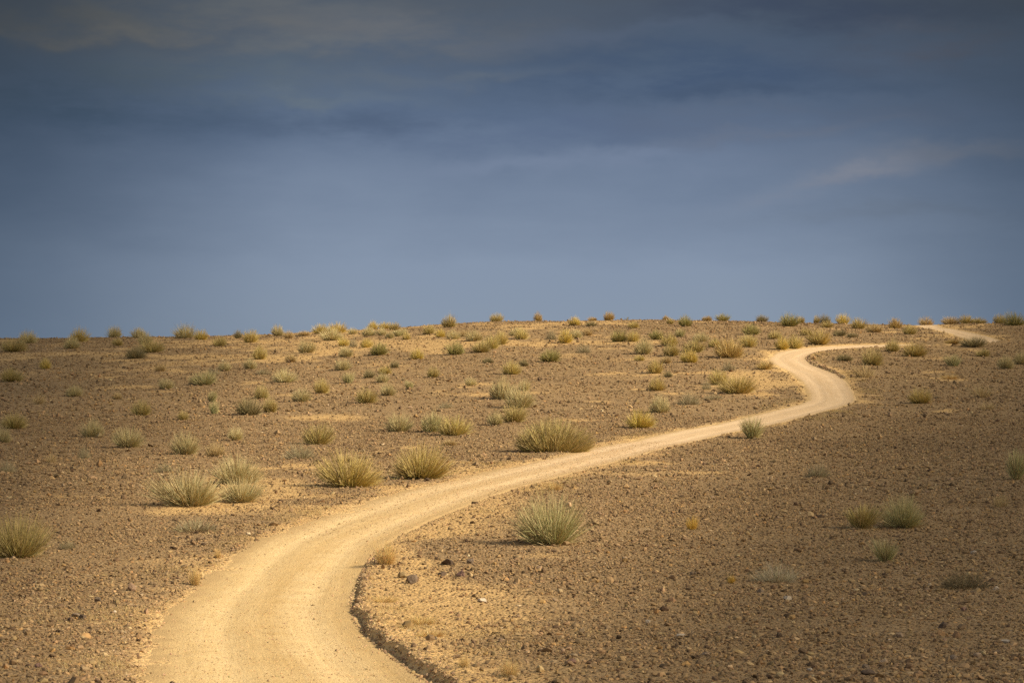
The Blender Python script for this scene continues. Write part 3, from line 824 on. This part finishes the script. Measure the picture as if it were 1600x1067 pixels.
# ------------------------------------------------------------------ plants
#        n     base  tilt edge  thick bend  twigs jitter
STYLE = {
 'dome': (560, .40, 68, .84, .0105, .07, .35, .18),
 'big':  (860, .38, 68, .84, .0072, .06, .35, .16),
 'airy': (760, .34, 68, .84, .0060, .06, .55, .20),
 'wide': (2100, .66, 54, .34, .0070, .06, .35, .20),
 'fan':  (300, .16, 46, .95, .0115, -.05, .35, .14),
 'mat':  (420, .80, 80, .75, .0100, .35, .40, .60),
 'tuft': (330, .42, 38, .80, .0080, .22, .10, .22),
 'sparse': (150, .36, 58, .82, .0100, .10, .50, .25),
 'skirt': (150, .45, 86, .75, .0085, .18, .30, .30),
 'upright': (260, .30, 34, .85, .0115, .05, .35, .15),
 'twig': (9, .10, 38, .9, .05, .25, 1.5, .3),
}
def stems_mesh(name, style, pal, seed, squash=1.0):
    n, R0, th, edge, thick, bend, twf, jit = STYLE[style]
    r = np.random.default_rng(seed)
    # an uneven outline: lobes that stand higher or lower round the plant
    ph = r.uniform(0, 6.283, 5); am = r.uniform(.05, .20, 5)
    rr = np.sqrt(r.uniform(0, 1, n)); a = r.uniform(0, 6.283, n)
    lobe = 1 + sum(am[k] * np.sin((k + 1) * a + ph[k]) for k in range(5)) * rr
    P = np.stack([R0 * rr * np.cos(a), R0 * rr * np.sin(a), np.zeros(n) - .03], 1)
    lean = r.normal(0, .10, 2)
    tilt = np.radians(th) * rr ** .85 + r.normal(0, jit, n) * .8
    az = a + r.normal(0, .45, n) * (1.3 - rr)
    L = (1 - (1 - edge) * rr ** 2) * (.50 + .62 * np.sqrt(r.uniform(0, 1, n))) * lobe
    D = np.stack([np.sin(tilt) * np.cos(az), np.sin(tilt) * np.sin(az), np.maximum(np.cos(tilt), .03)], 1)
    D[:, :2] += lean[None]; D /= np.linalg.norm(D, axis=1)[:, None]
    T = np.full(n, thick)
    nt = int(n * twf)
    if nt:                                        # side twigs leaving the stems half way up
        q = r.integers(0, n, nt); f = r.uniform(.3, .7, nt)
        P2 = P[q] + D[q] * (L[q] * f)[:, None]
        D2 = D[q] + r.normal(0, .28, (nt, 3)); D2[:, 2] = np.maximum(D2[:, 2], .05); D2 /= np.linalg.norm(D2, axis=1)[:, None]
        L2 = L[q] * (1 - f) * r.uniform(.7, 1.15, nt)
        P = np.r_[P, P2]; D = np.r_[D, D2]; L = np.r_[L, L2]; T = np.r_[T, np.full(nt, thick * .75)]
    n = len(P)
    up = np.array([0, 0, 1.0])
    B = bend * L[:, None] * (up[None] * .6 + r.normal(0, .5, (n, 3)))
    pts = []
    for s in (0, .5, 1.0):
        pts.append(P + D * (L * s)[:, None] + B * (s * s) * (1 if bend > 0 else -1))
    X = np.stack(pts, 1)                         # n,3,3
    side = np.cross(D, r.normal(0, 1, (n, 3))); side /= np.linalg.norm(side, axis=1)[:, None] + 1e-9
    oth = np.cross(D, side)
    ring = []
    for k in range(3):
        c, s = math.cos(k * 2.094), math.sin(k * 2.094)
        ring.append(side * c + oth * s)
    ring = np.stack(ring, 1)                     # n,3,3
    rad = T[:, None] * np.array([1.0, .85, .40])[None]
    V = X[:, :, None, :] + ring[:, None] * rad[:, :, None, None]     # n,3(s),3(k),3
    V = V.reshape(-1, 3)
    q = []
    for s in range(2):
        for k in range(3):
            k2 = (k + 1) % 3
            q.append((s * 3 + k, s * 3 + k2, s * 3 + 3 + k2, s * 3 + 3 + k))
    Q = np.array(q)[None] + (np.arange(n) * 9)[:, None, None]
    pc = np.array(PAL[pal])
    c = pc[r.choice(3, n, p=[.5, .28, .22])] * r.uniform(.8, 1.2, (n, 1)) * (1 + r.normal(0, .05, (n, 3)))
    if style not in ('mat', 'tuft', 'skirt', 'twig'):
        dry = r.uniform(0, 1, n) < .10
        c[dry] = np.array(PAL['dry'])[0] * r.uniform(.7, 1.1, (dry.sum(), 1))
    # the last part of every stem is bleached straw
    dryc = np.array(PAL['dry'])[0]
    tipf = r.uniform(.25, .9, (n, 1)) * (0 if style in ('mat', 'tuft', 'skirt', 'twig') else 1) * (.45 if pal in ('gr', 'dk', 'go') else .85)
    cs = np.stack([c, c * (1 - .3 * tipf) + dryc * .3 * tipf, c * (1 - tipf) + dryc * tipf], 1)
    cols = np.repeat(np.clip(cs, .02, .8).reshape(-1, 3), 3, 0)
    # unit size: half width 1 and height 1, a few stems reach beyond
    rad_ = np.hypot(V[:, 0], V[:, 1])
    V[:, :2] /= np.percentile(rad_, 96); V[:, 2] /= np.percentile(V[:, 2], 99)
    me = mesh_np(name, V, Q.reshape(-1), 4, cols=cols)
    me.materials.append(M_STEM)
    return me

KIND = {  # code: style, palette
 'pg': ('dome', 'pg'), 'ol': ('dome', 'ol'), 'ye': ('dome', 'ye'), 'gy': ('dome', 'gy'), 'yb': ('dome', 'yb'), 'dk': ('dome', 'dk'), 'gg': ('dome', 'gg'), 'gr': ('dome', 'gr'),
 'go': ('dome', 'go'), 'br': ('dome', 'br'), 'yo': ('dome', 'yo'), 'dm': ('mat', 'dm'), 'sp': ('sparse', 'br'), 'sg': ('upright', 'gg'), 'tf': ('tuft', 'tf'), 'tb': ('tuft', 'tb'),
 'fn': ('fan', 'gg'), 'fo': ('fan', 'ol'), 'wd': ('wide', 'ol'), 'gb': ('big', 'yo'), 'ps': ('dome', 'ol'), 'bo': ('big', 'ol'), 'bg': ('big', 'gy'), 'bg2': ('airy', 'gg'), 'bp': ('big', 'gy'), 'by': ('big', 'yo'),
 'st': ('mat', 'sw'), 'dd': ('mat', 'dd'), 'tw': ('twig', 'dk')}
NAMES = {'dm': ('dead_shrub', 'dead shrub', 'dead shrubs and mats lying on the desert ground'), 'dd': ('dead_shrub', 'dead shrub', 'dead shrubs and mats lying on the desert ground'),
 'tf': ('dry_grass_tuft', 'grass tuft', 'dry golden grass tufts'), 'tb': ('dry_grass_tuft', 'grass tuft', 'dry golden grass tufts'), 'st': ('straw_clump', 'dead grass', None), 'tw': ('bare_twig', 'twig', None)}
PROTO = {}
def proto(style, pal, variant):
    k = (style, pal, variant)
    if k not in PROTO: PROTO[k] = stems_mesh('stems', style, pal, abs(hash_(k)))
    return PROTO[k]
def hash_(k):
    h = 17
    for ch in repr(k): h = (h * 31 + ord(ch)) % 1000003
    return h

for k, line in enumerate(PLANTS.strip().split('\n')):
    spec, label = line.split('|'); q = spec.split(',')
    px, py, w, h = map(float, q[:4]); code = q[4]
    style, pal = KIND[code]
    x0, y0 = at(px, py)
    wm = w / F * y0
    x, y, z = plant_at(px, py, .5 * {'fan': .3, 'mat': .9, 'wide': .8}.get(style, .6) * wm)
    wm, hm = w / F * y, h / F * y
    # the base lies a little behind the foot line of the photo, so the plant is a little taller
    foot = 533.5 - (z - CAMZ) / y * F
    hm = max(hm * .6, (foot - (py - h)) / F * y)
    name, cat, grp = NAMES.get(code, ('desert_shrub', 'shrub', 'shrubs dotted over the desert'))
    rz = rng.uniform(0, 6.283)
    big = style in ('big', 'wide', 'fan', 'airy') or (h >= 24 and style == 'dome')
    foliage = stems_mesh('stems', style, pal, 1000 + k) if style in ('big', 'wide', 'fan', 'airy') else proto(style, pal, k % 5)
    depth = rng.uniform(.85, 1.05) if style != 'wide' else .62
    if big:
        root = bpy.data.objects.new(name, None); C.objects.link(root); root.empty_display_size = .2
        root.location = (x, y, z - .02)
        fo = link('foliage', foliage, root); sk = link('dry_stems', proto('skirt', 'dry' if code not in ('wd', 'by') else 'ye', k % 3), root)
        sk.scale = (wm * .50, wm * .50 * depth, hm * .42); sk.rotation_euler = (0, 0, rng.uniform(0, 6.28))
    else:
        root = link(name, foliage); root.location = (x, y, z - .02); fo = root
    if style == 'wide':
        rz = 0
    if style == 'mat': hm *= 1.8
    if style == 'tuft': hm *= 1.3; wm *= 1.2
    if style in ('dome', 'upright', 'sparse'): q_ = 1.26 if h < 19 else 1.14; wm *= q_; hm *= q_ * 1.05
    elif style in ('big', 'fan', 'wide', 'airy'): wm *= 1.08; hm *= 1.07
    # turn about the vertical inside the mesh's round base; width and depth stay as in the photo
    fo.scale = (wm / 2, wm / 2 * depth, hm)
    fo.rotation_euler = (0, 0, rz if abs(depth - 1) < .16 else 0)
    root['label'] = label; root['category'] = cat
    if grp: root['group'] = grp

# ------------------------------------------------------------------ light, sky, camera
SUN_EL, SUN_AZ = R(33), R(104)      # azimuth from straight ahead (+Y) towards the right (+X): over the right shoulder
sd = bpy.data.lights.new('sun', 'SUN'); sd.energy = 5.0; sd.angle = R(.8); sd.color = (1, .86, .64)
so = bpy.data.objects.new('sun', sd); C.objects.link(so)
from mathutils import Vector
dirv = Vector((math.cos(SUN_EL) * math.sin(SUN_AZ), math.cos(SUN_EL) * math.cos(SUN_AZ), math.sin(SUN_EL)))
so.rotation_euler = dirv.to_track_quat('Z', 'Y').to_euler()
so.location = (60, 20, 60)

# two unseen vapour veils added in the sun's path to darken both frame edges
def added_shade_veil(side, dens, seed, alt=95.0):
    m = bpy.data.materials.new('shade_veil_vapour'); m.use_nodes = True; nt = m.node_tree; nt.nodes.clear()
    o_ = nt.nodes.new('ShaderNodeOutputMaterial'); v = nt.nodes.new('ShaderNodeVolumeScatter')
    v.inputs['Density'].default_value = dens; v.inputs['Color'].default_value = (.95, .96, 1, 1); nt.links.new(v.outputs[0], o_.inputs['Volume'])
    nu, nv = 81, 160
    u = np.linspace(-1, 1, nu)[None] * np.ones((nv, 1)); Yg = np.geomspace(6, 420, nv)[:, None] * np.ones((1, nu))
    Xg = side * ((.305 if side < 0 else .325) * Yg + (.8 if side < 0 else 0)) + u * ((.215 if side < 0 else .205) * Yg + (1.6 if side < 0 else 0)) * (1 + .10 * fbm(np.log(Yg) * 4 + seed, u * 0, seed, 3))
    end = np.clip(np.minimum((Yg - 6) / 6, (420 - Yg) / 120), 0, 1)
    H = np.clip(.011 * Yg, 2.35, 2.4) * np.clip(1 - u * u, 0, 1) ** 1.4 * end * (1 + .22 * fbm(Xg / (.08 * Yg + 3), np.log(Yg) * 9, seed + 5, 3))
    H = np.maximum(H, 0) + .002
    t = alt / dirv.z
    top = np.stack([Xg + dirv.x * t, Yg + dirv.y * t, alt + H], -1).reshape(-1, 3); bot = top.copy(); bot[:, 2] = (alt - H).ravel()
    n = nu * nv; ii = np.arange(n).reshape(nv, nu)
    q = np.stack([ii[:-1, :-1], ii[:-1, 1:], ii[1:, 1:], ii[1:, :-1]], -1).reshape(-1, 4)
    rim = np.r_[ii[0, :], ii[1:, -1], ii[-1, -2::-1], ii[-2:0:-1, 0]]; r2 = np.roll(rim, -1)
    Q = np.r_[q, q[:, ::-1] + n, np.stack([r2, rim, rim + n, r2 + n], -1)]
    me = mesh_np('added_shade_veil', np.r_[top, bot], Q, 4, smooth=True); me.materials.append(m)
    ob = link('added_shade_veil', me); ob['kind'] = 'structure'
added_shade_veil(-1, .33, 3)
added_shade_veil(1, .25, 8)

w = bpy.data.worlds.new('World'); bpy.context.scene.world = w; w.use_nodes = True
nt = w.node_tree; nt.nodes.clear(); g = NT(nt)
out = g.n('ShaderNodeOutputWorld'); bg = g.n('ShaderNodeBackground'); g.l(bg.outputs[0], out.inputs[0])
sky = g.n('ShaderNodeTexSky', sky_type='NISHITA', sun_disc=False, sun_elevation=SUN_EL, sun_rotation=SUN_AZ, dust_density=2.0)
skyc = g.mix(1.0, sky.outputs[0], (.055, .055, .055), 'MULTIPLY')
tc = g.n('ShaderNodeTexCoord').outputs['Generated']
sx = g.n('ShaderNodeSeparateXYZ'); g.l(tc, sx.inputs[0])
az = g.math('ARCTAN2', sx.outputs[0], sx.outputs[1]); el = sx.outputs[2]
cmb = g.n('ShaderNodeCombineXYZ'); g.l(az, cmb.inputs[0]); g.l(el, cmb.inputs[1])
def cloudnoise(sx_, sy_, ox, detail=5, rough=.55, rot=0.):
    mp = g.n('ShaderNodeMapping'); mp.inputs['Scale'].default_value = (sx_, sy_, 1); mp.inputs['Location'].default_value = (ox, ox * .7, 0); mp.inputs['Rotation'].default_value = (0, 0, rot)
    g.l(cmb.outputs[0], mp.inputs[0])
    return g.noise(mp.outputs[0], 1.0, detail, rough)
def srgb(r, gg, b_):
    f = lambda c: (c / 255 / 12.92) if c <= 10 else ((c / 255 + .055) / 1.055) ** 2.4
    k = 2.0 ** -EXPOSURE
    return (f(r) * k * .93, f(gg) * k * .965, f(b_) * k * .92)
nA = cloudnoise(8, 20, 3.1, 5, .5, .10); nB = cloudnoise(18, 55, 7.7, 4, .5, .08); nW = cloudnoise(11, 22, 15.2, 5, .6, .25); nV = cloudnoise(16, 60, 31.4, 6, .62, .16)
elw = g.math('ADD', el, g.math('MULTIPLY', g.math('SUBTRACT', nA, .5), .030))
elw = g.math('ADD', elw, g.math('MULTIPLY', g.math('SUBTRACT', nV, .5), .022))
deck = g.ramp(g.maprange(elw, -.005, .15, 0, 1, False), [(0, srgb(143, 155, 176)), (.22, srgb(139, 152, 177)), (.42, srgb(121, 135, 162)), (.62, srgb(96, 112, 141)), (.8, srgb(82, 97, 121)), (1, srgb(80, 87, 100))])
# streaks and patches of cloud: where they hang (azimuth, elevation), how far they reach, their tilt, tone and strength
def patch(deck, px, py, w_, h_, tilt, colr, k):
    da = g.math('ADD', az, -(px - 800) / F); de = g.math('ADD', el, -(533.5 - py) / F)
    de = g.math('ADD', de, g.math('MULTIPLY', da, -tilt))
    de = g.math('ADD', de, g.math('MULTIPLY', g.math('SUBTRACT', nW, .5), .045)); da = g.math('ADD', da, g.math('MULTIPLY', g.math('SUBTRACT', nA, .5), .06))
    r2 = g.math('ADD', g.math('POWER', g.math('MULTIPLY', da, F / w_), 2.0), g.math('POWER', g.math('MULTIPLY', de, F / h_), 2.0))
    f = g.math('POWER', 2.718, g.math('MULTIPLY', r2, -1.0))
    f = g.math('MULTIPLY', f, g.maprange(nV, .30, .66, .25, 1.25))
    return g.mix(g.math('MULTIPLY', f, k), deck, srgb(*colr))
for a_ in ((300, 38, 330, 26, .06, (110, 113, 119), .65), (640, 52, 260, 34, .04, (108, 110, 118), .75), (90, 55, 190, 30, .02, (104, 103, 104), .55), (330, 125, 190, 36, .02, (104, 114, 124), .7),
           (1060, 110, 270, 44, .03, (66, 84, 116), .75), (1290, 30, 320, 32, -.02, (62, 74, 100), .6), (520, 185, 220, 20, .02, (82, 97, 124), .6), (1450, 82, 130, 30, -.05, (98, 97, 110), .7),
           (1330, 278, 130, 17, .20, (146, 147, 162), .6), (1510, 242, 200, 15, .03, (132, 135, 150), .5), (840, 205, 240, 26, 0, (92, 107, 140), .5), (1260, 190, 250, 26, .03, (104, 112, 134), .5), (150, 170, 200, 40, 0, (62, 84, 108), .5),
           (200, 64, 280, 10, .04, (122, 119, 118), .5), (480, 78, 220, 12, .07, (114, 116, 122), .5), (420, 150, 190, 11, .02, (114, 124, 136), .5), (720, 112, 240, 13, .03, (106, 114, 128), .5),
           (1000, 60, 280, 13, -.02, (90, 101, 124), .5), (1180, 150, 220, 13, .04, (70, 86, 114), .5), (900, 255, 320, 18, .02, (128, 140, 168), .5), (1440, 335, 220, 18, .04, (118, 128, 148), .5), (1250, 215, 170, 12, .08, (120, 124, 142), .45)):
    deck = patch(deck, *a_)
# vignette painted into the sky: its colour darkens towards both sides
sidew = g.math('ADD', g.math('ABSOLUTE', g.math('ADD', az, -.01)), g.math('MULTIPLY', g.math('SUBTRACT', nA, .5), .05))
side = g.maprange(sidew, .06, .26)
deck = g.mix(g.math('MULTIPLY', side, .72), deck, g.ramp(g.maprange(el, 0, .14, 0, 1, False), [(0, srgb(62, 82, 108)), (.5, srgb(48, 64, 84)), (1, srgb(50, 54, 58))]))
skyc = g.mix(.5, skyc, (.36, .35, .33))      # half of the sky above is pale cloud
far = g.math('MAXIMUM', g.maprange(el, .17, .5), g.maprange(g.math('ABSOLUTE', az), .35, .9))
g.l(g.mix(far, deck, skyc), bg.inputs['Color'])

cd = bpy.data.cameras.new('camera'); cd.lens = LENS; cd.sensor_width = 36; cd.clip_end = 3000; cd.clip_start = .1
cd.dof.use_dof = True; cd.dof.focus_distance = 58; cd.dof.aperture_fstop = 5.6
co = bpy.data.objects.new('camera', cd); C.objects.link(co)
co.location = (0, 0, CAMZ); co.rotation_euler = (R(90), 0, 0)
sc = bpy.context.scene; sc.camera = co
sc.view_settings.view_transform = 'Standard'; sc.view_settings.look = 'None'; sc.view_settings.gamma = 1
sc.view_settings.exposure = EXPOSURE
sc.cycles.max_bounces = 4
sc.cycles.use_denoising = False
